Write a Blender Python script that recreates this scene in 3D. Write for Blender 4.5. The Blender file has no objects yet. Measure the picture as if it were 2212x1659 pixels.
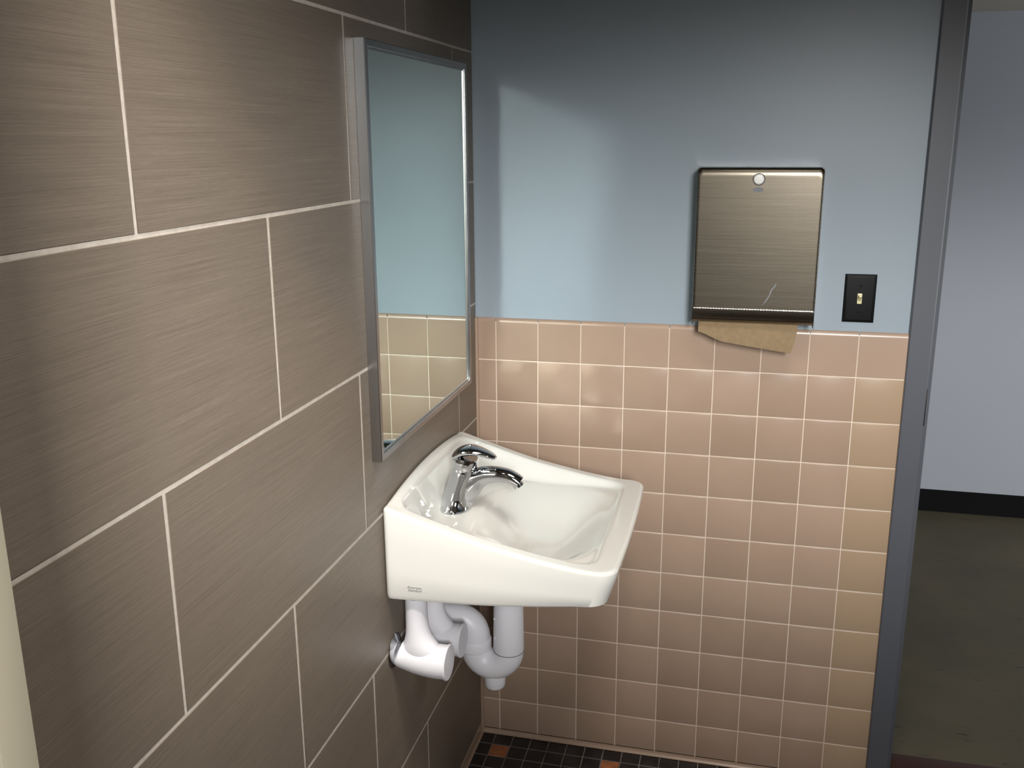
import bpy, bmesh, math, random
from mathutils import Vector, Matrix, noise
random.seed(7)
COL = bpy.context.scene.collection
PI = math.pi

# ------------------------------------------------------------------ helpers
def new_bm(): return bmesh.new()

def obj(name, bm, mat=None, parent=None, smooth=True, angle=40):
    bmesh.ops.recalc_face_normals(bm, faces=bm.faces[:])
    me = bpy.data.meshes.new(name)
    if smooth:
        lim = math.radians(angle)
        for f in bm.faces: f.smooth = True
        for e in bm.edges:
            if len(e.link_faces) != 2 or e.calc_face_angle(0) > lim: e.smooth = False
    bm.to_mesh(me); bm.free()
    o = bpy.data.objects.new(name, me); COL.objects.link(o)
    if mat: me.materials.append(mat)
    if parent: o.parent = parent
    return o

def empty(name, loc=(0, 0, 0)):
    o = bpy.data.objects.new(name, None); COL.objects.link(o); o.location = loc
    o.empty_display_size = .05
    return o

def tag(o, label, cat, group=None):
    o['label'] = label; o['category'] = cat
    if group: o['group'] = group
    return o

def struct(o):
    o['kind'] = 'structure'; return o

def box(bm, x0, x1, y0, y1, z0, z1, bev=0, seg=2):
    r = bmesh.ops.create_cube(bm, size=1)
    vs = r['verts']
    for v in vs:
        v.co = Vector((x0 + (v.co.x + .5) * (x1 - x0), y0 + (v.co.y + .5) * (y1 - y0), z0 + (v.co.z + .5) * (z1 - z0)))
    if bev:
        es = list({e for v in vs for e in v.link_edges})
        bmesh.ops.bevel(bm, geom=es, offset=bev, segments=seg, profile=.5, affect='EDGES')

def prism(bm, pts, a0, a1, axis):
    """closed polygon pts extruded from a0 to a1 along axis 'x','y' or 'z'"""
    def P(p, a):
        if axis == 'x': return (a, p[0], p[1])
        if axis == 'y': return (p[0], a, p[1])
        return (p[0], p[1], a)
    A = [bm.verts.new(P(p, a0)) for p in pts]; B = [bm.verts.new(P(p, a1)) for p in pts]
    n = len(pts)
    for i in range(n): bm.faces.new((A[i], A[(i + 1) % n], B[(i + 1) % n], B[i]))
    bm.faces.new(A[::-1]); bm.faces.new(B)

def loft(bm, rings, cap0=True, cap1=True):
    R = [[bm.verts.new(p) for p in r] for r in rings]
    n = len(R[0])
    for a, b in zip(R, R[1:]):
        for i in range(n): bm.faces.new((a[i], a[(i + 1) % n], b[(i + 1) % n], b[i]))
    if cap0: bm.faces.new(R[0][::-1])
    if cap1: bm.faces.new(R[-1])
    return R

def catmull(P, n):
    out = []
    for i in range(len(P) - 1):
        p0 = P[max(i - 1, 0)]; p1 = P[i]; p2 = P[i + 1]; p3 = P[min(i + 2, len(P) - 1)]
        for k in range(n):
            t = k / n
            out.append(tuple(.5 * ((2 * b) + (-a + c) * t + (2 * a - 5 * b + 4 * c - d) * t * t + (-a + 3 * b - 3 * c + d) * t ** 3)
                             for a, b, c, d in zip(p0, p1, p2, p3)))
    out.append(tuple(P[-1])); return out

def tube(bm, P, seg=28, n=6, side=Vector((0, 1, 0)), dome=False):
    """P: list of (x,y,z,ra,rb): ra radius in the plane of bending, rb radius along 'side'"""
    Q = catmull([p if len(p) == 5 else (*p, p[3]) for p in P], n) if n > 1 else [p if len(p) == 5 else (*p, p[3]) for p in P]
    rings = []
    for i, q in enumerate(Q):
        c = Vector(q[:3]); a = Vector(Q[max(i - 1, 0)][:3]); b = Vector(Q[min(i + 1, len(Q) - 1)][:3])
        t = (b - a).normalized(); u = side.cross(t).normalized(); s = t.cross(u).normalized()
        rings.append([c + u * (q[3] * math.cos(w)) + s * (q[4] * math.sin(w)) for w in [2 * PI * k / seg for k in range(seg)]])
    loft(bm, rings)

def lathe(bm, prof, M=Matrix.Identity(4), seg=32):
    """prof: list of (r, h) about local Z"""
    rings = []
    for r, h in prof:
        rings.append([M @ Vector((r * math.cos(2 * PI * k / seg), r * math.sin(2 * PI * k / seg), h)) for k in range(seg)])
    loft(bm, rings)

def AX(loc, d):
    d = Vector(d).normalized()
    return Matrix.Translation(loc) @ d.to_track_quat('Z', 'Y').to_matrix().to_4x4()

# ------------------------------------------------------------------ materials
def lin(c):
    return tuple((v / 12.92 if v <= .04045 else ((v + .055) / 1.055) ** 2.4) for v in [x / 255 for x in c])

class Mat:
    def __init__(s, name, col, rough=.5, metal=0, spec=.5, coat=0):
        s.m = bpy.data.materials.new(name); s.m.use_nodes = True
        s.nt = s.m.node_tree; s.b = s.nt.nodes['Principled BSDF']
        s.b.inputs['Base Color'].default_value = (*col, 1)
        s.b.inputs['Roughness'].default_value = rough
        s.b.inputs['Metallic'].default_value = metal
        s.b.inputs['Specular IOR Level'].default_value = spec
        s.b.inputs['Coat Weight'].default_value = coat
        s.b.inputs['Coat Roughness'].default_value = .06
        s.col = col
    def n(s, t, **k):
        nd = s.nt.nodes.new(t)
        for a, v in k.items(): setattr(nd, a, v)
        return nd
    def l(s, a, b): s.nt.links.new(a, b)
    def coords(s, scale, rot=(0, 0, 0)):
        tc = s.n('ShaderNodeTexCoord'); mp = s.n('ShaderNodeMapping')
        mp.inputs['Scale'].default_value = scale; mp.inputs['Rotation'].default_value = rot
        s.l(tc.outputs['Object'], mp.inputs['Vector']); return mp.outputs['Vector']
    def noise(s, vec, scale, detail=3, rough=.5):
        t = s.n('ShaderNodeTexNoise'); t.inputs['Scale'].default_value = scale
        t.inputs['Detail'].default_value = detail; t.inputs['Roughness'].default_value = rough
        s.l(vec, t.inputs['Vector']); return t.outputs['Fac']
    def ramp(s, fac, stops):
        r = s.n('ShaderNodeValToRGB'); el = r.color_ramp.elements
        el[0].position = stops[0][0]; el[0].color = (*stops[0][1], 1)
        el[1].position = stops[1][0]; el[1].color = (*stops[1][1], 1)
        for p, c in stops[2:]:
            e = el.new(p); e.color = (*c, 1)
        s.l(fac, r.inputs['Fac']); return r.outputs['Color']
    def mix(s, a, b, fac, mode='MIX'):
        m = s.n('ShaderNodeMix', data_type='RGBA', blend_type=mode)
        for sock, v in ((m.inputs[6], a), (m.inputs[7], b), (m.inputs[0], fac)):
            if isinstance(v, (int, float)): sock.default_value = v
            elif isinstance(v, tuple): sock.default_value = (*v, 1)
            else: s.l(v, sock)
        return m.outputs[2]
    def base(s, c): s.l(c, s.b.inputs['Base Color'])
    def bump(s, h, strength=.2, dist=.001):
        b = s.n('ShaderNodeBump'); b.inputs['Strength'].default_value = strength; b.inputs['Distance'].default_value = dist
        s.l(h, b.inputs['Height']); s.l(b.outputs['Normal'], s.b.inputs['Normal'])

def mul(c, f): return tuple(x * f for x in c)

# taupe porcelain with fine horizontal linear streaks
TA = lin((121, 111, 100))
m = Mat('taupe_linear_tile', TA, .42, spec=.4)
v1 = m.coords((1, 1.6, 210)); n1 = m.noise(v1, 3.2, 4, .65)
v2 = m.coords((1, .9, 60)); n2 = m.noise(v2, 4, 3, .6)
v3 = m.coords((1, 1, 3)); n3 = m.noise(v3, 3, 2)
v4 = m.coords((1, 14, 560)); n4 = m.noise(v4, 3.5, 3, .7)
c = m.ramp(n1, [(.30, mul(TA, .80)), (.72, mul(TA, 1.16))])
c = m.mix(c, m.ramp(n2, [(.3, (.82, .80, .78)), (.7, (1.0, 1.0, 1.0))]), .7, 'MULTIPLY')
c = m.mix(c, m.ramp(n4, [(.35, (.84, .83, .82)), (.65, (1.06, 1.06, 1.06))]), .8, 'MULTIPLY')
c = m.mix(c, m.ramp(n3, [(.3, (.94, .92, .92)), (.7, (1.05, 1.05, 1.03))]), .7, 'MULTIPLY')
m.base(c); m.bump(n1, .25, .0006); TAUPE = m.m
m = Mat('pale_grout', lin((205, 196, 186)), .85, spec=.2)
n = m.noise(m.coords((1, 1, 1)), 60, 3); m.base(m.ramp(n, [(.3, lin((178, 170, 160))), (.7, lin((196, 188, 179)))])); GROUT = m.m
# salmon beige ceramic
SA = lin((160, 138, 121))
m = Mat('salmon_beige_tile', SA, .27, spec=.4)
at = m.n('ShaderNodeAttribute', attribute_name='shade')
n = m.noise(m.coords((1, 1, 1)), 5, 3)
c = m.mix(m.ramp(n, [(.3, mul(SA, .95)), (.7, mul(SA, 1.05))]), m.ramp(at.outputs['Fac'], [(0, (.93, .92, .90)), (1, (1.05, 1.05, 1.05))]), 1, 'MULTIPLY')
m.base(c); n = m.noise(m.coords((1, 1, 1)), 14, 2); m.bump(n, .025, .001); SALMON = m.m
m = Mat('buff_end_tile', lin((160, 138, 115)), .3, spec=.4); SALMON2 = m.m
m = Mat('cream_grout', lin((206, 190, 174)), .8, spec=.2); CREAMG = m.m
# blue-grey wall paint
m = Mat('umber_wall_paint', lin((112, 98, 84)), .6); DARKP = m.m
BL = lin((139, 151, 160))
m = Mat('blue_grey_paint', BL, .38, spec=.35)
n = m.noise(m.coords((1, 1, 1)), 260, 3); n2 = m.noise(m.coords((1, 1, 1)), 3, 2)
m.base(m.ramp(n2, [(.3, mul(BL, .98)), (.7, mul(BL, 1.02))])); m.bump(n, .12, .0006); PAINT = m.m
m = Mat('hall_paint', lin((172, 176, 184)), .55, spec=.3)
n = m.noise(m.coords((1, 1, 1)), 200, 2); m.bump(n, .1, .0006); HALLP = m.m
m = Mat('ceiling_paint', lin((160, 154, 144)), .8, spec=.2); CEIL = m.m
m = Mat('black_vinyl_base', (.003, .003, .0035), .7, spec=.1); VINYL = m.m
m = Mat('grey_enamel_metal', lin((78, 81, 88)), .42, spec=.4)
n = m.noise(m.coords((1, 1, .4)), 80, 3); m.bump(n, .06, .0006); ENAMEL = m.m
m = Mat('dark_bronze_metal', (.02, .012, .010), .45, .5); BRONZE = m.m
# vitreous china
m = Mat('white_vitreous_china', lin((213, 213, 208)), .07, spec=.6, coat=.3); CHINA = m.m
m = Mat('chrome', (.56, .57, .59), .05, 1); CHROME = m.m
m = Mat('white_vinyl_insulation', lin((214, 214, 220)), .38, spec=.4); PVC = m.m
m = Mat('dark_seam', lin((120, 120, 126)), .6); SEAM = m.m
# stainless steel brushed sideways
m = Mat('brushed_stainless', lin((172, 164, 152)), .30, 1)
n = m.noise(m.coords((2, 2, 520)), 3, 3, .6)
m.base(m.ramp(n, [(.3, lin((108, 101, 90))), (.7, lin((117, 110, 98)))]))
r = m.ramp(n, [(.3, (.26, .26, .26)), (.7, (.29, .29, .29))]); m.l(r, m.b.inputs['Roughness'])
m.bump(n, .03, .0003); STEEL = m.m
m = Mat('polished_stainless', lin((172, 172, 172)), .3, 1); STEEL2 = m.m
m = Mat('dull_scratch', lin((128, 130, 136)), .7, .3); SCRATCH = m.m
m = Mat('mirror_silver', lin((228, 243, 238)), .004, 1); MIRROR = m.m
m = Mat('black_gap', (.004, .004, .004), .7); BLACK = m.m
m = Mat('black_plastic', (.003, .003, .0035), .5, spec=.15); BLKP = m.m
m = Mat('ivory_plastic', lin((214, 208, 165)), .35); IVORY = m.m
m = Mat('brown_kraft_paper', lin((132, 113, 88)), .85, spec=.15)
n = m.noise(m.coords((1, 1, 1)), 90, 4); m.base(m.ramp(n, [(.3, lin((127, 108, 83))), (.7, lin((136, 117, 91)))])); m.bump(n, .15, .0006); KRAFT = m.m
m = Mat('logo_ink', lin((96, 98, 100)), .5); INK = m.m
m = Mat('white_enamel_button', lin((238, 238, 234)), .3); WHITEP = m.m
# floor mosaic
m = Mat('black_mosaic_tile', (.012, .010, .011), .3)
n = m.noise(m.coords((1, 1, 1)), 25, 3); m.base(m.ramp(n, [(.35, (.008, .007, .008)), (.75, (.028, .024, .024))])); MBLK = m.m
m = Mat('terracotta_mosaic_tile', lin((150, 92, 60)), .35)
n = m.noise(m.coords((1, 1, 1)), 30, 3); m.base(m.ramp(n, [(.3, lin((132, 76, 52))), (.7, lin((172, 108, 66)))])); MTER = m.m
m = Mat('mosaic_grout', lin((112, 104, 98)), .9)
n = m.noise(m.coords((1, 1, 1)), 18, 3); m.base(m.ramp(n, [(.3, lin((84, 78, 74))), (.7, lin((136, 130, 126)))])); MGR = m.m
m = Mat('hall_vinyl_floor', lin((104, 98, 82)), .38, spec=.4)
n1 = m.noise(m.coords((2.2, 16, 1)), 5, 4, .6); n2 = m.noise(m.coords((1, 1, 1)), 4, 3)
c = m.ramp(n1, [(.30, lin((52, 50, 42))), (.36, lin((86, 81, 68)))])
c = m.mix(c, m.ramp(n2, [(.3, (.82, .84, .8)), (.7, (1.1, 1.06, 1))]), 1, 'MULTIPLY'); m.base(c); m.b.inputs['Specular IOR Level'].default_value = .2; m.b.inputs['Roughness'].default_value = .55; HALLF = m.m
m = Mat('beige_laminate', lin((128, 122, 106)), .6); BEIGE = m.m
m = Mat('threshold_strip', lin((60, 34, 26)), .5); THRESH = m.m

# ------------------------------------------------------------------ room shell
P = .1095; X0 = .0528
JX = 1.036                     # door frame starts here
RX, RY, H = 2.3, -3.1, 2.62   # right wall, rear wall, ceiling
PY = .007                      # painted plaster sits behind the tile face

bm = new_bm(); box(bm, -.15, JX + .02, PY, .17, 0, H)
box(bm, 2.02, 5.3, PY, .17, 0, H); box(bm, -1.3, -.14, PY, .17, 0, H); box(bm, JX + .02, 2.02, PY, .17, 2.12, H)
wall_back = struct(obj('wall_back', bm, PAINT, smooth=False))

def tiles(bm, cells, face, thick, bev, seg=2, attr=True):
    """cells: (a0,a1,b0,b1[,flag]) boxes whose front is at 'face'; built facing -y"""
    lay = bm.faces.layers.float.new('shade') if attr else None
    for cl in cells:
        a0, a1, b0, b1 = cl[:4]
        before = set(bm.faces)
        box(bm, a0, a1, face, face + thick, b0, b1, bev, seg)
        if lay:
            sh = random.random()
            for f in bm.faces:
                if f not in before: f[lay] = sh

# salmon wainscot: eleven courses of square tile, the top one rounded over
g = .0011
cols = [(.001, X0)] + [(X0 + i * P, X0 + (i + 1) * P) for i in range(9)]
cols[-1] = (cols[-1][0], JX + .004)
bm = new_bm()
cells = [(a + g, b - g, j * P + g, (j + 1) * P - g) for j in range(10) for a, b in cols]
cells = [(a, b, max(c, .012), d) for a, b, c, d in cells]
endc = [c for c in cells if c[0] > X0 + 7.9 * P]; cells = [c for c in cells if c[0] <= X0 + 7.9 * P]
tiles(bm, cells, 0, .0068, .0016, 3)
w = obj('tile_wainscot', bm, SALMON, wall_back)
bm = new_bm(); tiles(bm, endc, 0, .0068, .0016, 3)
w = obj('tile_end_column', bm, SALMON2, wall_back)
bm = new_bm()
lay = bm.faces.layers.float.new('shade')
for a, b in cols:                                            # bullnose course
    before = set(bm.faces)
    pts = [(.0068, 10 * P + g), (.0012, 10 * P + g), (0, 10 * P + g + .0016)]
    R = .012
    for k in range(9):
        t = k / 8 * PI / 2
        pts.append((R * .62 * (1 - math.cos(t)) - .0006 * math.sin(t) * 0, 11 * P - R + R * math.sin(t)))
    pts.append((.0075, 11 * P))
    prism(bm, pts, a + g, b - g, 'x')
    sh = random.random()
    for f in bm.faces:
        if f not in before: f[lay] = sh
obj('tile_cap', bm, SALMON, wall_back, angle=30)
bm = new_bm(); box(bm, 0, JX, .0008, .0068, 0, 11 * P - .008); obj('tile_grout', bm, CREAMG, wall_back, smooth=False)
bm = new_bm()                                                # cove at the foot of the wainscot
pts = [(.004, .016), (0, .016)] + [(-.0085 * (1 - math.cos(t)), .014 - .0125 * math.sin(t)) for t in [k / 8 * PI / 2 for k in range(9)]] + [(.004, .0005)]
prism(bm, pts, .0, JX + .004, 'x'); obj('tile_cove', bm, SALMON, wall_back)
bm = new_bm()                                                # pale bead of caulk in the corner
tube(bm, [(.001, -.001, .0, .006), (.001, -.001, 1.2045, .006)], 12, 1, Vector((0, 1, 0)))
obj('corner_caulk', bm, SALMON, wall_back)

# left wall: 24 x 12 inch taupe porcelain laid in half bond
W_, H_ = .6035, .3027; ZK = 1.8457; YE = .762; YO = .4585
bm = new_bm(); box(bm, -.15, -.0008, RY - .15, .0, 0, H)
wall_left = struct(obj('wall_left', bm, GROUT, smooth=False))
bm = new_bm(); gl = .0028
lay = bm.faces.layers.float.new('shade')
for k in range(-3, 7):
    z1 = ZK - (k - 1) * H_ if False else ZK - k * H_ + H_
    z0 = z1 - H_
    if k == 6: z0, z1 = ZK - 6 * H_, ZK - 5 * H_
    off = YE if (k % 2) == 1 else YO
    z0 = max(z0, .029); z1 = min(z1, H)
    if z1 - z0 < .02: continue
    m0 = -3
    for mm in range(-3, 8):
        ya, yb = -(off + (mm + 1) * W_), -(off + mm * W_)
        yb = min(yb, -.0005); ya = max(ya, RY)
        if yb - ya < .01: continue
        before = set(bm.faces)
        box(bm, -.008, 0, ya + gl, (yb - gl if yb < -.001 else yb), z0 + gl, z1 - gl, .0008, 1)
        sh = random.random()
        for f in bm.faces:
            if f not in before: f[lay] = sh
obj('porcelain_tile', bm, TAUPE, wall_left)
bm = new_bm()
pts = [(-.004, .029), (.0005, .029), (.0015, .026)] + [(.0015 + .006 * (1 - math.cos(t)), .012 - .0105 * math.sin(t)) for t in [k / 6 * PI / 2 for k in range(7)]] + [(-.004, .0005)]
prism(bm, [(a, b) for a, b in pts], RY, -.0, 'y'); 
obj('tile_curb', bm, SALMON, wall_left)

# right and rear walls, ceiling
bm = new_bm(); box(bm, RX, RX + .15, RY - .15, PY, 0, H); wall_right = struct(obj('wall_right', bm, PAINT, smooth=False))
bm = new_bm(); box(bm, RX - .008, RX, RY, PY, 0, 11 * P); obj('tile_wainscot', bm, SALMON, wall_right, smooth=False)
WX0, WX1, WZ0, WZ1 = .90, 1.36, 1.60, 2.38                    # window in the rear wall, behind the camera
bm = new_bm()
box(bm, 0, WX0, RY - .15, RY, 0, H); box(bm, WX1, RX, RY - .15, RY, 0, H)
box(bm, WX0, WX1, RY - .15, RY, 0, WZ0); box(bm, WX0, WX1, RY - .15, RY, WZ1, H)
wall_rear = struct(obj('wall_rear', bm, DARKP, smooth=False))
bm = new_bm(); box(bm, 0, RX - .008, RY, RY + .008, 0, 11 * P); obj('tile_wainscot', bm, TAUPE, wall_rear, smooth=False)
bm = new_bm()
f = .035
box(bm, WX0, WX0 + f, RY - .09, RY - .03, WZ0, WZ1, .003); box(bm, WX1 - f, WX1, RY - .09, RY - .03, WZ0, WZ1, .003)
box(bm, WX0 + f, WX1 - f, RY - .09, RY - .03, WZ0, WZ0 + f, .003); box(bm, WX0 + f, WX1 - f, RY - .09, RY - .03, WZ1 - f, WZ1, .003)
struct(obj('window_1', bm, ENAMEL))
bm = new_bm(); box(bm, -.15, RX + .15, RY - .15, .17, H, H + .1); struct(obj('ceiling', bm, CEIL, smooth=False))

# mosaic floor: two inch black tiles, every sixth one terracotta
FP = .0515; FX = .043
bm = new_bm(); box(bm, -.15, RX + .15, RY - .15, .10, -.1, -.0012); floor = struct(obj('floor', bm, MGR, smooth=False))
bmb, bmt = new_bm(), new_bm()
nx = int((RX - FX) / FP) + 1; gf = .0022
for j in range(-4, 54):
    for i in range(-1, nx):
        x0 = FX + i * FP; x1 = x0 + FP; y1 = -j * FP - .0005; y0 = y1 - FP
        x0 = max(x0, .002); 
        if y1 > .001 and (x0 < JX + .02 or y1 > .15): continue
        acc = (i % 6 == 0) and ((j - 1) % 6 == 0) or (i % 6 == 3) and ((j - 4) % 6 == 0)
        b_ = bmt if acc else bmb
        vs = [b_.verts.new(p) for p in ((x0 + gf, y0 + gf, 0), (x1 - gf, y0 + gf, 0), (x1 - gf, y1 - gf, 0), (x0 + gf, y1 - gf, 0))]
        vb = [b_.verts.new(p) for p in ((x0 + gf - .001, y0 + gf - .001, -.0014), (x1 - gf + .001, y0 + gf - .001, -.0014), (x1 - gf + .001, y1 - gf + .001, -.0014), (x0 + gf - .001, y1 - gf + .001, -.0014))]
        b_.faces.new(vs)
        for k in range(4): b_.faces.new((vs[k], vs[(k + 1) % 4], vb[(k + 1) % 4], vb[k]))
obj('black_mosaic', bmb, MBLK, floor); obj('terracotta_mosaic', bmt, MTER, floor)
bm = new_bm(); box(bm, JX + .05, 2.02, .09, .155, -.1, .003, .001); obj('threshold', bm, THRESH, floor)

# hallway beyond the doorway
HY = 2.065
bm = new_bm(); box(bm, -1.2, 5.2, .150, HY + .1, -.1, -.0005); struct(obj('floor_hall', bm, HALLF, smooth=False))
bm = new_bm(); box(bm, -1.2, 5.2, HY, HY + .15, 0, 2.6); struct(obj('wall_hall', bm, HALLP, smooth=False))
bm = new_bm(); box(bm, -1.2, 5.2, .17, HY, 2.123, 2.25); struct(obj('ceiling_hall', bm, CEIL, smooth=False))
bm = new_bm(); box(bm, -1.35, -1.2, .17, HY + .15, 0, 2.6); box(bm, 5.2, 5.35, .17, HY + .15, 0, 2.6); struct(obj('wall_hall_end', bm, HALLP, smooth=False))
bm = new_bm()
pts = [(HY, 0), (HY - .011, 0), (HY - .004, .009), (HY - .0032, .096), (HY - .001, .1003), (HY, .1003)]
prism(bm, pts, -1.2, 5.2, 'x'); struct(obj('baseboard_hall', bm, VINYL))

# steel door frame (left jamb in view, right jamb and head out of frame)
door = struct(empty('door_1', (1.067, -.01, 0)))
def jamb(sx, xe):
    s = sx
    pts = [(0, .19), (0, -.010), (.002 * s, -.012), (.047 * s, -.012), (.050 * s, -.009), (.050 * s, .035), (.066 * s, .036), (.067 * s, .19)]
    return [(xe + a, b) for a, b in pts]
bm = new_bm(); prism(bm, jamb(1, 1.0365), 0, 2.13, 'z')
o = obj('jamb', bm, ENAMEL); o.parent = door; o.matrix_parent_inverse = door.matrix_world.inverted(); JL = o
bm = new_bm(); prism(bm, jamb(-1, 2.04), 0, 2.13, 'z')
o = obj('jamb', bm, ENAMEL); o.parent = door
bm = new_bm(); box(bm, 1.0365, 2.04, -.012, .19, 2.10, 2.15, .002); o = obj('head', bm, ENAMEL); o.parent = door
bm = new_bm()
box(bm, 1.0855, 1.0876, -.0100, .03, .990, 1.079, .0006)
o = obj('strike_plate', bm, BRONZE); o.parent = door
for ch in door.children: ch.matrix_parent_inverse = Matrix.Translation(-door.location)

# partition edge at the far left with a bright bracket
bm = new_bm(); box(bm, .0004, .300, -1.951, -1.926, .25, 1.95, .002)
post = obj('divider_panel', bm, BEIGE)
tag(post, 'beige laminate partition panel standing out from the taupe tiled wall at far left', 'partition')
bm = new_bm(); box(bm, .270, .3035, -1.9575, -1.9515, 1.455, 1.485, .0015); lathe(bm, [(.002, 0), (.006, .001), (.006, .004), (.002, .006)], AX((.288, -1.9575, 1.470), (0, -1, 0)), 20)
obj('bracket', bm, CHROME, post)['label'] = 'shiny chrome bracket'
bm = new_bm(); box(bm, .0004, .300, -1.9515, -1.9255, .0, .251, .001); obj('shoe', bm, STEEL2, post)

# ------------------------------------------------------------------ mirror
MY0, MY1, MZ0, MZ1 = -.722, -.114, 1.060, 1.812
mir = empty('wall_mirror', (0, (MY0 + MY1) / 2, MZ0))
tag(mir, 'tall steel-framed mirror on the taupe tiled wall above the sink', 'mirror')
D = .020; fw = .013
bm = new_bm()
prof = [(0, .0004), (0, D - .0015), (.0015, D), (fw - .001, D), (fw, D - .001), (fw, D - .0032), (fw + .004, D - .0032), (fw + .004, .0004)]
corners = [(MY0, MZ0, 1, 1), (MY1, MZ0, -1, 1), (MY1, MZ1, -1, -1), (MY0, MZ1, 1, -1)]
R = [[bm.verts.new((d, y + sy * a, z + sz * a)) for a, d in prof] for y, z, sy, sz in corners]
for i in range(4):
    A, B = R[i], R[(i + 1) % 4]
    for k in range(len(prof)):
        k2 = (k + 1) % len(prof); bm.faces.new((A[k], A[k2], B[k2], B[k]))
fr = obj('frame', bm, STEEL2, angle=20)
bm = new_bm(); box(bm, .002, D - .0046, MY0 + fw + .0005, MY1 - fw - .0005, MZ0 + fw + .0005, MZ1 - fw - .0005)
gl_ = obj('mirror_glass', bm, MIRROR, smooth=False)
bm = new_bm(); q = fw + .0003; q2 = .0042      # dark seam between frame and glass
for (a0, a1, b0, b1) in ((MY0 + q, MY1 - q, MZ0 + q, MZ0 + q + .0016), (MY0 + q, MY1 - q, MZ1 - q - .0016, MZ1 - q), (MY0 + q, MY0 + q + .0016, MZ0 + q, MZ1 - q), (MY1 - q - .0016, MY1 - q, MZ0 + q, MZ1 - q)):
    box(bm, D - .0047, D - .0040, a0, a1, b0, b1)
gk = obj('glazing_seal', bm, BLACK, smooth=False)
for o in (fr, gl_, gk):
    o.parent = mir; o.matrix_parent_inverse = Matrix.Translation(-mir.location)

def attach(root, *os_):
    for o in os_:
        o.parent = root; o.matrix_parent_inverse = Matrix.Translation(-root.location)
    return os_[0]

# ------------------------------------------------------------------ sink
CY = -.43; HW = .26; DX = .457
sink = empty('wall_hung_sink', (0, CY, .763))
tag(sink, 'white vitreous china wall-hung sink with sloping sides below the mirror', 'sink')
ZP = [(0, .956), (.02, .951), (.05, .941), (.1, .926), (.15, .911), (.2, .8975), (.26, .885), (.31, .8755), (.36, .8675), (.40, .8625), (.46, .8620)]
def interp(tab, x):
    if x <= tab[0][0]: return tab[0][1]
    for (a, b), (c, d) in zip(tab, tab[1:]):
        if x <= c: return b + (d - b) * (x - a) / (c - a)
    return tab[-1][1]
def S(t): t = max(0, min(1, t)); return t * t * (3 - 2 * t)
def smooth_prof(x):
    return sum(interp(ZP, x + d) for d in (-.015, -.0075, 0, .0075, .015)) / 5
def zrim(x, yy):
    arch = .0175 * max(0, 1 - (yy / .235) ** 2) * (1 - S(x / .06))
    return smooth_prof(x) + arch
def sdrr(x, y, x0, x1, hy, r):
    cx, hx = (x0 + x1) / 2, (x1 - x0) / 2
    qx, qy = abs(x - cx) - hx + r, abs(y) - hy + r
    return -(min(max(qx, qy), 0) + math.hypot(max(qx, 0), max(qy, 0)) - r)   # positive inside
def ztop(x, yy):
    zr = zrim(x, yy)
    di = sdrr(x, yy, .017, .420, .2335, .045)
    zd = .862 - .010 * S((x - .05) / .2)
    zd = min(zd, zr - .009)
    dep = .080
    rho = ((abs(x - .264) / .150) ** 3 + (abs(yy) / .216) ** 3) ** (1 / 3)
    t = max(0, 1 - rho)
    zb = zd - dep * math.sin(PI / 2 * min(1, t * 1.12)) ** 1.35
    wdt = .020 + .016 * (1 - S(x / .12))
    k = S(di / wdt)
    return zr + (min(zb, zr) - zr) * k
def outline(d, N):
    """rounded rectangle inset by d, N points per segment block; x in [0,DX], y +-HW"""
    pts = []
    rb, rf = .012, .036
    x0, x1, h = 0 + d * .999, DX - d, HW - d
    def corner(cx, cy, r, a0, n):
        return [(cx + r * math.cos(a0 + PI / 2 * k / n), cy + r * math.sin(a0 + PI / 2 * k / n)) for k in range(n + 1)]
    rb_, rf_ = max(rb - d, .0005), max(rf - d, .0005)
    c = []
    c += corner(x1 - rf_, h - rf_, rf_, 0, 8)[::1]
    side1 = (c[-1], (x0 + rb_, h))
    seg = []
    def line(a, b, n): return [(a[0] + (b[0] - a[0]) * k / n, a[1] + (b[1] - a[1]) * k / n) for k in range(1, n)]
    A = corner(x1 - rf_, h - rf_, rf_, 0, 8)
    B = corner(x0 + rb_, h - rb_, rb_, PI / 2, 4)
    Cc = corner(x0 + rb_, -h + rb_, rb_, PI, 4)
    Dd = corner(x1 - rf_, -h + rf_, rf_, 3 * PI / 2, 8)
    out = A + line(A[-1], B[0], 44) + B + line(B[-1], Cc[0], 52) + Cc + line(Cc[-1], Dd[0], 44) + Dd + line(Dd[-1], A[0], 52)
    # slight bow of the front edge
    return [(x + .006 * max(0, 1 - (y / HW) ** 2) * S((x - .3) / .15), y) for x, y in out]
def zbot(x): return .7605 + .004 * S(x / .15) + .024 * S((x - .12) / .36) 
bm = new_bm(); rings = []
RF = .008
base_o = outline(0, 1); n = len(base_o)
def tuck(x, y, f):   # walls draw in a little towards the bottom at the front
    k = S((x - .30) / .15); return (x - .020 * f * k, y * (1 - .008 * f))
for zi, f_ in ((0, 1), (.012, .9), (.35, .6), (.7, .22), (1, 0)):
    r_ = []
    for x, y in base_o:
        zb_, zt = zbot(x), zrim(x, y) - RF
        xx, yy = tuck(x, y, f_)
        if zi == 0: xx, yy = xx - .006 * S((x - .3) / .1), yy * .985; 
        z = zb_ + (zt - zb_) * (zi if zi != .012 else .055)
        r_.append((xx, yy, z))
    rings.append(r_)
for k in range(1, 6):
    t = k / 5 * PI / 2; d = RF * (1 - math.cos(t))
    rings.append([(x, y, zrim(x, y) - RF + RF * math.sin(t)) for x, y in outline(d, 1)])
for d in [.0105, .013, .0155, .018, .0205, .023, .0255, .028, .031, .034, .037, .040, .044, .048, .053, .058, .064, .07, .077, .084]:
    rings.append([(x, y, ztop(x, y)) for x, y in outline(d, 1)])
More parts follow.
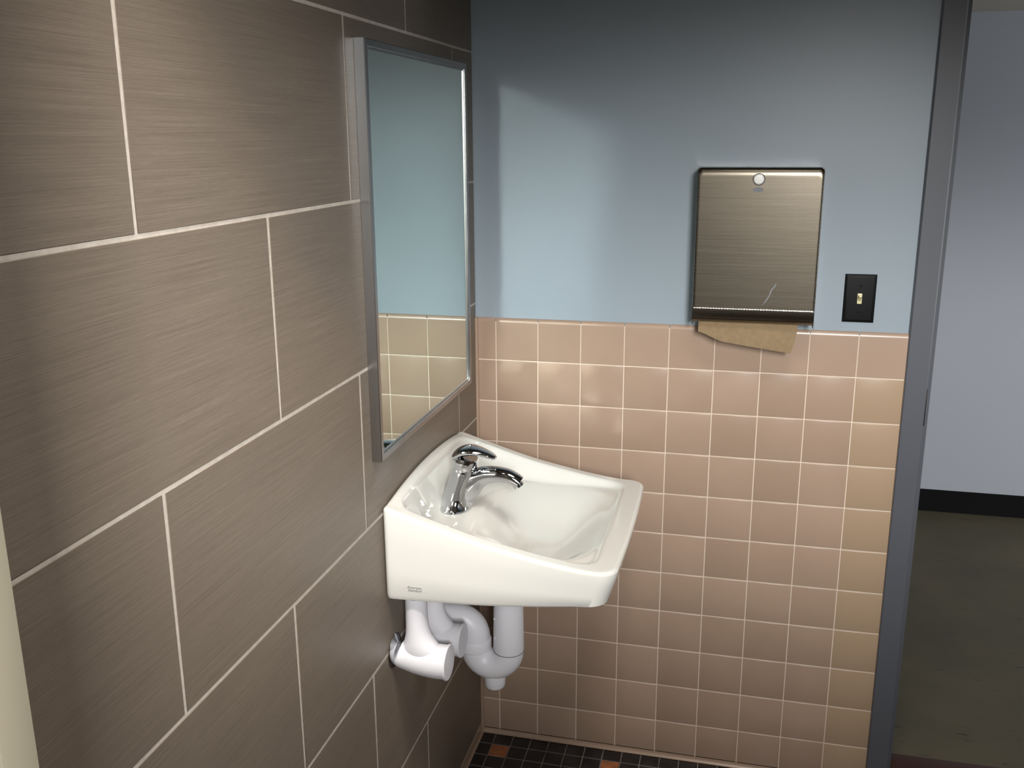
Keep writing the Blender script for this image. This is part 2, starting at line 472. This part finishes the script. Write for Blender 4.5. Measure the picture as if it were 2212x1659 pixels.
last = outline(.084, 1); cc = (.215, 0)
for s in [.93, .86, .79, .72, .65, .58, .5, .42, .34, .27, .2, .14, .09]:
    rings.append([(cc[0] + (x - cc[0]) * s, cc[1] + (y - cc[1]) * s, ztop(cc[0] + (x - cc[0]) * s, cc[1] + (y - cc[1]) * s)) for x, y in last])
rings = [[(x + .0012, y + CY, z) for x, y, z in r_] for r_ in rings]
# flat underside
zmin = [(x, y, z) for x, y, z in rings[0]]
inner1 = [(.2 + (x - .2) * .93, CY + (y - CY) * .93, z + .002) for x, y, z in zmin]
inner0 = [(.21 + (x - .21) * .50, CY + (y - CY) * .50, .7590) for x, y, z in zmin]
loft(bm, [inner0, inner1] + rings, True, True)
basin = obj('basin', bm, CHINA, angle=50)
dz = ztop(.215, -.045); dn_ = (-(ztop(.225, -.045) - ztop(.205, -.045)) / .02, -(ztop(.215, -.035) - ztop(.215, -.055)) / .02, 1)
bm = new_bm()
lathe(bm, [(.006, 0), (.023, 0), (.023, .0022), (.019, .0032), (.016, .0018), (.006, .0015)], AX((.215, CY - .045, dz - .0015), dn_))
drain = obj('drain', bm, CHROME)
attach(sink, basin, drain)
# little two-line maker's script on the side of the basin
def text_mesh(name, body, size, mat, M, shear=.25, off=0):
    cu = bpy.data.curves.new(name, 'FONT'); cu.body = body; cu.size = size; cu.shear = shear
    cu.extrude = .00012; cu.offset = off; cu.resolution_u = 4
    t = bpy.data.objects.new(name, cu); COL.objects.link(t)
    dg = bpy.context.evaluated_depsgraph_get()
    me = bpy.data.meshes.new_from_object(t.evaluated_get(dg))
    bpy.data.objects.remove(t); bpy.data.curves.remove(cu)
    me.transform(M); me.materials.clear(); me.materials.append(mat)
    for p in me.polygons: p.material_index = 0
    return me
def wallM(x, y, z, s=1):  # text plane facing -y
    return Matrix.Translation((x, y, z)) @ Matrix.Rotation(PI / 2, 4, 'X')
me1 = text_mesh('printed_logo', 'American', .0078, INK, wallM(.0470, CY - HW * .9935 - .0003, .7892), .45)
me2 = text_mesh('printed_logo', 'Standard', .0078, INK, wallM(.0488, CY - HW * .9935 - .0003, .7832), .45)
bm = new_bm(); bm.from_mesh(me1); bm.from_mesh(me2)
logo = obj('printed_logo', bm, INK, smooth=False); attach(sink, logo)
bpy.data.meshes.remove(me1); bpy.data.meshes.remove(me2)

# ------------------------------------------------------------------ faucet
FZ = .862
fau = empty('faucet', (.075, CY, FZ))
tag(fau, 'chrome single-lever faucet with an arched spout standing on the white sink', 'faucet')
bm = new_bm(); rings = []
for k, (cx, cy, z, rx, ry) in enumerate([(.071, -.426, FZ - .002, .031, .047), (.071, -.426, FZ + .003, .032, .048), (.071, -.4265, FZ + .006, .030, .0455),
        (.0725, -.428, FZ + .014, .0285, .038), (.075, -.429, FZ + .030, .0265, .0315), (.0815, -.43, FZ + .05, .0255, .0275), (.0875, -.43, FZ + .07, .0242, .0252),
        (.092, -.43, FZ + .088, .0232, .0240), (.0935, -.43, FZ + .0925, .0218, .0228), (.094, -.43, FZ + .094, .0218, .0228), (.0945, -.43, FZ + .096, .0232, .0240),
        (.0965, -.43, FZ + .108, .0232, .0240), (.0985, -.43, FZ + .117, .021, .022)]):
    rx *= 1.13; ry *= 1.13
    rings.append([(cx + rx * math.cos(2 * PI * i / 40), cy + ry * math.sin(2 * PI * i / 40), z + (.12 * rx * math.cos(2 * PI * i / 40) * -1 if z > FZ + .04 else 0)) for i in range(40)])
loft(bm, rings)
body = obj('body', bm, CHROME, angle=60)
bm = new_bm()
tube(bm, [(.082, CY, .900, .032, .026), (.106, CY, .921, .0300, .0225), (.131, CY, .9375, .0215, .0195), (.158, CY, .9445, .0180, .0195), (.186, CY, .9435, .0160, .0180), (.204, CY, .9370, .0150, .0172), (.2150, CY, .930, .0142, .0165)], 32, 6)
sp = obj('spout', bm, CHROME, angle=60)
bm = new_bm()
d_ = Vector((.0095, 0, -.0060)).normalized()
lathe(bm, [(.0105, 0), (.0118, .001), (.0118, .007), (.0098, .008), (.0085, .006)], AX((.2105, CY, .927), (.55, 0, -.83)))
aer = obj('aerator', bm, CHROME)
bm = new_bm()
tube(bm, [(.0700, CY, .9735, .0040, .012), (.074, CY, .9810, .0085, .0215), (.086, CY, .9905, .0105, .0262), (.103, CY, .9955, .0105, .0262), (.122, CY, .9950, .0092, .022), (.142, CY, .9900, .0074, .016), (.157, CY, .9840, .0060, .012), (.163, CY, .9805, .0030, .007)], 32, 6)
lev = obj('lever', bm, CHROME, angle=60)
attach(fau, body, sp, aer, lev)
bm = new_bm(); lathe(bm, [(.0008, 0), (.003, .0004), (.003, .0015), (.0008, .002)], AX((.118, CY - .0, .9735), (1, 0, .1)))
bm.free()

# ------------------------------------------------------------------ drain trap
TY = -.43
trap = empty('drain_trap', (.19, TY, .46))
tag(trap, 'white insulated drain trap with a U-bend hanging under the sink', 'pipe')
bm = new_bm()
lathe(bm, [(.030, .753), (.0305, .70), (.0335, .64), (.0345, .56), (.0348, .534), (.034, .528)], Matrix.Translation((.1885, TY, 0)), 40)
tail = obj('tailpiece_cover', bm, PVC)
bm = new_bm(); U = []
cx, cz, r = .1495, .527, .0395
for k in range(15):
    a = PI * k / 14
    U.append((cx + r * math.cos(a), TY, cz - r * math.sin(a) * 1.02, .0335 + .001 * math.sin(a)))
U = [(cx + r, TY, cz + .004, .0335)] + U + [(cx - r, TY, cz + .006, .0340)]
tube(bm, U, 40, 1)
ub = obj('u_bend', bm, PVC, angle=60)
bm = new_bm(); lathe(bm, [(.0215, .432), (.0235, .436), (.0245, .452), (.026, .475)], Matrix.Translation((.1555, TY, 0)), 32); plug = obj('cleanout_plug', bm, PVC)
bm = new_bm(); lathe(bm, [(.0345, .5225), (.037, .5245), (.0372, .5465), (.0360, .5485), (.034, .550)], Matrix.Translation((.110, TY, 0)), 40); ring = obj('slip_nut', bm, PVC)
bm = new_bm(); A = [(.110, TY, .545, .0345), (.110, TY, .560, .0340)]
cx2, cz2, r2 = .060, .560, .050
for k in range(1, 11):
    a = PI / 2 * k / 10; A.append((cx2 + r2 * math.cos(a), TY, cz2 + (r2 - .012) * math.sin(a), .0325 - .003 * k / 10))
A += [(.03, TY, .598, .029), (.0012, TY, .598, .029)]
tube(bm, A, 40, 1); arm = obj('trap_arm', bm, PVC, angle=60)
bm = new_bm()
for c_, z_, r_ in ((.1885, .5275, .0347),):
    lathe(bm, [(r_ - .001, z_ - .0010), (r_ + .0002, z_ - .0010), (r_ + .0002, z_ + .0006), (r_ - .001, z_ + .0006)], Matrix.Translation((c_, TY, 0)), 40)
sm = obj('seam_line', bm, SEAM)
for zz in (.565, .612, .652, .69):
    bm = new_bm(); lathe(bm, [(.001, 0), (.0032, .0005), (.0032, .002), (.001, .003)], AX((.1885 - .026, TY - .0222, zz), (-.76, -.65, 0)), 12)
    attach(trap, obj('snap_fastener', bm, PVC))
attach(trap, tail, ub, plug, ring, arm, sm)

# ------------------------------------------------------------------ shut-off valve covers
def valve_cover(y, z, label):
    root = empty('valve_cover', (0, y, z)); tag(root, label, 'pipe cover', 'white shut-off valve covers under the sink')
    bm = new_bm(); rings = []
    # horizontal body along +x, one continuous skin
    tube(bm, [(.010, 0, .003, .022), (.013, 0, .002, .028), (.030, 0, -.001, .0305), (.055, 0, -.004, .0335), (.085, 0, -.006, .0350), (.1125, 0, -.006, .0350)], 40, 5)
    bodyc = obj('cover_body', bm, PVC, root, angle=60)
    bm = new_bm()
    rings = []
    for (zz, cx, rx, ry) in ((.002, .060, .046, .0240), (.014, .0595, .043, .0275), (.027, .0575, .0380, .0280), (.038, .0550, .0320, .0268), (.050, .0525, .0268, .0248), (.066, .0510, .0238, .0235), (.09, .0500, .0226, .0226), (.136, .0495, .0222, .0222)):
        rings.append([(cx + rx * math.cos(2 * PI * i / 40), ry * math.sin(2 * PI * i / 40), zz) for i in range(40)])
    loft(bm, rings)
    obj('riser_sleeve', bm, PVC, root, angle=60)
    bm = new_bm(); lathe(bm, [(.0352, 0), (.0368, .0006), (.0370, .004), (.0355, .0055), (.010, .0062)], AX((.1115, 0, -.006), (1, 0, 0)), 40)
    obj('end_cap', bm, PVC, root)
    bm = new_bm()
    lathe(bm, [(.034, 0), (.036, .001), (.032, .004), (.022, .007), (.016, .012)], AX((.0006, -.004, .010), (1, 0, 0)), 32)
    obj('wall_flange', bm, CHROME, root)['label'] = 'chrome wall flange'
    return root
v1 = valve_cover(-.645, .6155, 'nearer of the two white valve covers under the sink, brightly lit')
v2 = empty('valve_cover', (0, -.545, .6105)); tag(v2, 'rear white valve cover under the sink, partly hidden behind the brighter one', 'pipe cover', 'white shut-off valve covers under the sink')
for ch in v1.children:
    c_ = ch.copy(); COL.objects.link(c_); c_.parent = v2

# ------------------------------------------------------------------ towel dispenser
DX0, DX1, DZ0, DZ1, DYF = .5475, .8185, 1.225, 1.581, -.101
dis = empty('towel_dispenser', ((DX0 + DX1) / 2, PY, DZ0))
tag(dis, 'brushed stainless steel paper towel dispenser on the blue wall', 'towel dispenser')
bm = new_bm()
t_ = .0012
box(bm, DX0, DX0 + .0016, DYF + .012, PY - .0003, DZ0, DZ1 - .002)
box(bm, DX1 - .0016, DX1, DYF + .012, PY - .0003, DZ0, DZ1 - .002)
box(bm, DX0, DX1, DYF + .012, PY - .0003, DZ1 - .004, DZ1 - .0012)
box(bm, DX0, DX1, PY - .003, PY - .0003, DZ0, DZ1 - .002)
cab = obj('cabinet', bm, STEEL)
bm = new_bm()   # front door: shallow pan with softly rounded edges
z0d = DZ0 + .042
def rr(x0, x1, z0, z1, r, y):
    P_ = []
    for cx, cz, a in ((x1 - r, z1 - r, 0), (x0 + r, z1 - r, 90), (x0 + r, z0 + min(r, .002), 180), (x1 - r, z0 + min(r, .002), 270)):
        rz = r if a < 180 else min(r, .002)
        cx_ = (x1 - (r if a < 180 else rz)) if a in (0, 270) else (x0 + (r if a < 180 else rz))
        for k in range(7):
            w_ = math.radians(a + 90 * k / 6); P_.append((cx_ + (r if a < 180 else rz) * math.cos(w_), y, cz + rz * math.sin(w_)))
    return P_
rg = [rr(DX0, DX1, z0d, DZ1, .009, DYF + .016)]
for k in range(0, 7):
    t = k / 6 * PI / 2; R_ = .0085
    rg.append(rr(DX0 + R_ * .55 * (1 - math.cos(t)), DX1 - R_ * .55 * (1 - math.cos(t)), z0d, DZ1 - R_ * 1.9 * (1 - math.cos(t)), .009, DYF + R_ - R_ * math.sin(t)))
rg.append([(a + (.68 - a) * .02, b, c + (1.42 - c) * .02) for a, b, c in rg[-1]]); rg.append([(a + (.68 - a) * .1, b, c + (1.42 - c) * .1) for a, b, c in rg[-1]])
loft(bm, rg, False, True)
dr = obj('front_door', bm, STEEL, angle=35)
bm = new_bm()   # piano hinge knuckles
nk = 43; xa, xb = DX0 + .003, DX1 - .003
for k in range(nk):
    a = xa + (xb - xa) * k / nk; b = a + (xb - xa) / nk - .0006
    lathe(bm, [(.0014, 0), (.0020, .0003), (.0020, b - a - .0003), (.0014, b - a)], AX((a, DYF + (.0004 if k % 2 else -.0004), z0d - .001), (1, 0, 0)), 10)
HINGE = Mat('bright_hinge_steel', lin((225, 224, 220)), .3, 1).m
hg = obj('piano_hinge', bm, HINGE)
bm = new_bm()   # curved lower lip with the towel slot behind it
def lipx(x0, x1):
    pts = [(DYF + .001, z0d - .003), (DYF + .0015, z0d - .012), (DYF + .004, z0d - .022), (DYF + .010, z0d - .030), (DYF + .020, z0d - .035), (DYF + .030, z0d - .0365),
           (DYF + .030, z0d - .0352), (DYF + .020, z0d - .0338), (DYF + .011, z0d - .0288), (DYF + .0055, z0d - .0214), (DYF + .003, z0d - .012), (DYF + .0025, z0d - .003)]
    prism(bm, pts, x0, x1, 'x')
lipx(DX0 + .001, DX1 - .001)
for x0, x1 in ((DX0 + .001, DX0 + .016), (DX1 - .020, DX1 - .001)):
    box(bm, x0, x1, DYF + .028, PY - .001, DZ0 + .0045, DZ0 + .006)
box(bm, DX0 + .016, DX1 - .02, -.03, PY - .001, DZ0 + .0045, DZ0 + .006)
lip = obj('lower_lip', bm, STEEL, angle=50)
bm = new_bm(); lathe(bm, [(.0125, 0), (.0125, .0008), (.0105, .0012), (.0105, .003), (.0095, .0042), (.002, .0046)], AX((DX0 + .133, DYF + .0002, DZ1 - .025), (0, -1, 0)), 32)
kn = obj('lock_knob', bm, WHITEP); kn['label'] = 'round white lock button'
bm = new_bm(); lathe(bm, [(.0128, 0), (.0132, .0004), (.0128, .0009), (.0118, .0009)], AX((DX0 + .133, DYF + .0001, DZ1 - .025), (0, -1, 0)), 32)
kr = obj('lock_bezel', bm, BLACK)
bm = new_bm(); R_ = []
for s_, d_ in ((1, 0), (.97, .0003), (.2, .0003)):
    R_.append([(DX0 + .1325 + .0110 * s_ * math.cos(2 * PI * i / 36), DYF - d_ - .00005, DZ1 - .0475 + .0052 * s_ * math.sin(2 * PI * i / 36)) for i in range(36)])
loft(bm, R_); lg = obj('oval_emblem', bm, SCRATCH); lg['label'] = 'small oval etched emblem'
bm = new_bm()   # thin curved scratch
sc = [(.731, 1.328), (.7285, 1.321), (.7215, 1.312), (.718, 1.300), (.712, 1.289), (.704, 1.277)]
wd = [.0004, .0016, .0016, .0012, .0014, .0004]
for (a, b), (w0, w1) in zip(zip(sc, sc[1:]), zip(wd, wd[1:])):
    vs = [bm.verts.new(p) for p in ((a[0] - w0, DYF - .00012, a[1]), (a[0] + w0, DYF - .00012, a[1]), (b[0] + w1, DYF - .00012, b[1]), (b[0] - w1, DYF - .00012, b[1]))]
    bm.faces.new(vs)
scr = obj('scratch_mark', bm, SCRATCH, smooth=False)
attach(dis, cab, dr, hg, lip)
for o in (kn, kr, lg, scr):
    o.parent = dr

# paper towel hanging out of the slot
bm = new_bm(); nu, nv = 28, 14; G = []
X0T, X1T = .5625, .7860
for j in range(nv + 1):
    row = []
    for i in range(nu + 1):
        u = i / nu; v = j / nv
        x = X0T + (X1T - X0T) * u
        ln = .024 + .013 * S(u * 3.5) + .031 * u      # hangs longer towards the right
        zt = 1.2345
        z = zt - (ln + .0043) * v
        x -= .0135 * v * v * u * 1.0
        y = -.066 - .014 * S(v) * (1 - u * .5) - .004 * v * math.sin(u * PI)
        row.append(bm.verts.new((x, y, z)))
    G.append(row)
for j in range(nv):
    for i in range(nu): bm.faces.new((G[j][i], G[j][i + 1], G[j + 1][i + 1], G[j + 1][i]))
tw = obj('paper_towel', bm, KRAFT, angle=180)
sd = tw.modifiers.new('thickness', 'SOLIDIFY'); sd.thickness = .0006; sd.offset = 0
tag(tw, 'brown paper towel hanging out of the stainless steel dispenser', 'paper towel')

# ------------------------------------------------------------------ light switch
sx, sz = .9222, 1.283; SW, SH = .0695, .112
sw = empty('light_switch', (sx, PY, sz - SH / 2))
tag(sw, 'black light switch plate with ivory toggle on the blue wall beside the dispenser', 'light switch')
bm = new_bm(); R_ = []
for ins, d in ((0, 0), (0, .0025), (.0012, .0042), (.006, .0062), (.0075, .0064)):
    R_.append([(sx + a * (SW / 2 - ins), PY - .0003 - d, sz + b * (SH / 2 - ins)) for a, b in ((-1, -1), (1, -1), (1, 1), (-1, 1))])
loft(bm, R_); pl = obj('cover_plate', bm, BLKP, angle=25)
bm = new_bm(); box(bm, sx - .0050, sx + .0050, PY - .0075, PY - .006, sz - .0120, sz + .0120, .0004)
tubeb = [(sx, PY - .005, sz - .001, .0062, .0044), (sx, PY - .012, sz + .004, .0046, .0040), (sx, PY - .019, sz + .0085, .0036, .0034)]
tg = obj('toggle_slot', bm, IVORY)
bm = new_bm(); tube(bm, tubeb, 16, 4, Vector((1, 0, 0))); tg2 = obj('toggle', bm, IVORY)
sc_ = []
for s_ in (1, -1):
    bm = new_bm(); lathe(bm, [(.0034, 0), (.0034, .0006), (.0028, .0012), (.0006, .0014)], AX((sx, PY - .0064, sz + s_ * .0302), (0, -1, 0)), 20)
    sc_.append(obj('screw', bm, BLKP))
attach(sw, pl, tg, tg2, *sc_)

# ------------------------------------------------------------------ camera
cam = bpy.data.cameras.new('camera'); co = bpy.data.objects.new('camera', cam); COL.objects.link(co)
rt = Vector((0.97156015, 0.23672116, -0.00582785)); dn = Vector((0.05384297, -0.24481745, -0.96807301)); fw_ = Vector((-0.23059013, 0.94022737, -0.25060064))
M = Matrix.Identity(4)
for i in range(3): M[i][0] = rt[i]; M[i][1] = -dn[i]; M[i][2] = -fw_[i]
M.translation = (0.65914922, -2.30294773, 1.64727574); co.matrix_world = M
cam.sensor_width = 36; cam.lens = 2053.91 * 36 / 2212; cam.clip_start = .02
bpy.context.scene.camera = co

# ------------------------------------------------------------------ light
def area(name, loc, to, sx_, sy_, power, col, spread=180):
    l = bpy.data.lights.new(name, 'AREA'); l.shape = 'RECTANGLE'; l.size = sx_; l.size_y = sy_; l.energy = power; l.color = col
    l.spread = math.radians(spread)
    o = bpy.data.objects.new(name, l); COL.objects.link(o)
    o.location = loc; o.rotation_euler = (Vector(to) - Vector(loc)).to_track_quat('-Z', 'Y').to_euler(); return o
pl_ = area('window_portal', ((WX0 + WX1) / 2, RY - .1, (WZ0 + WZ1) / 2), ((WX0 + WX1) / 2, 0, (WZ0 + WZ1) / 2), WX1 - WX0 - .02, WZ1 - WZ0 - .02, 1, (1, 1, 1))
pl_.data.cycles.is_portal = True
area('hall_daylight', (4.9, 1.1, 1.0), (1.5, 1.4, .9), 1.4, 1.4, 70, (.97, .98, 1.0))

def spot(name, loc, to, power, col, ang, blend, rad):
    l = bpy.data.lights.new(name, 'SPOT'); l.energy = power; l.color = col; l.spot_size = math.radians(ang); l.spot_blend = blend; l.shadow_soft_size = rad
    o = bpy.data.objects.new(name, l); COL.objects.link(o)
    o.location = loc; o.rotation_euler = (Vector(to) - Vector(loc)).to_track_quat('-Z', 'Y').to_euler(); return o
spot('added_beam_spot', (.21, -1.72, 2.56), (.03, -.76, .54), 120, (1, .92, .82), 27, 1, .06)  # added spot standing in for a sunbeam on valve cover and sink side
cp = area('overhead_fill', (.80, -1.40, 2.60), (.80, -1.40, 0), .45, .45, 15, (1, .94, .86), 105)  # added overhead fill to brighten the sink bowl and shaded left wall
SKY = 145
w = bpy.data.worlds.new('world'); bpy.context.scene.world = w; w.use_nodes = True
nt = w.node_tree; bg = nt.nodes['Background']          # bright overcast sky above the horizon, dim ground below it
tcw = nt.nodes.new('ShaderNodeTexCoord'); sx_ = nt.nodes.new('ShaderNodeSeparateXYZ'); rw = nt.nodes.new('ShaderNodeValToRGB')
nt.links.new(tcw.outputs['Generated'], sx_.inputs[0]); nt.links.new(sx_.outputs['Z'], rw.inputs['Fac'])
e_ = rw.color_ramp.elements
e_[0].position = 0; e_[0].position = .09; e_[0].color = (.03, .028, .025, 1); e_[1].position = .18; e_[1].color = (1, .99, .97, 1)
for p_, v_ in ((.36, 1.0), (.47, .34), (.60, .12)):
    q_ = e_.new(p_); q_.color = (v_, v_ * .985, v_ * .96, 1)
nt.links.new(rw.outputs['Color'], bg.inputs[0]); bg.inputs[1].default_value = SKY
sc = bpy.context.scene
sc.view_settings.view_transform = 'Standard'; sc.view_settings.look = 'None'; sc.view_settings.gamma = 1; sc.view_settings.exposure = 0
sc.view_settings.use_curve_mapping = False
sc.cycles.use_denoising = True; sc.cycles.sample_clamp_indirect = 0; sc.cycles.sample_clamp_direct = 0
sc.cycles.max_bounces = 10; sc.cycles.caustics_reflective = True; sc.cycles.blur_glossy = .3
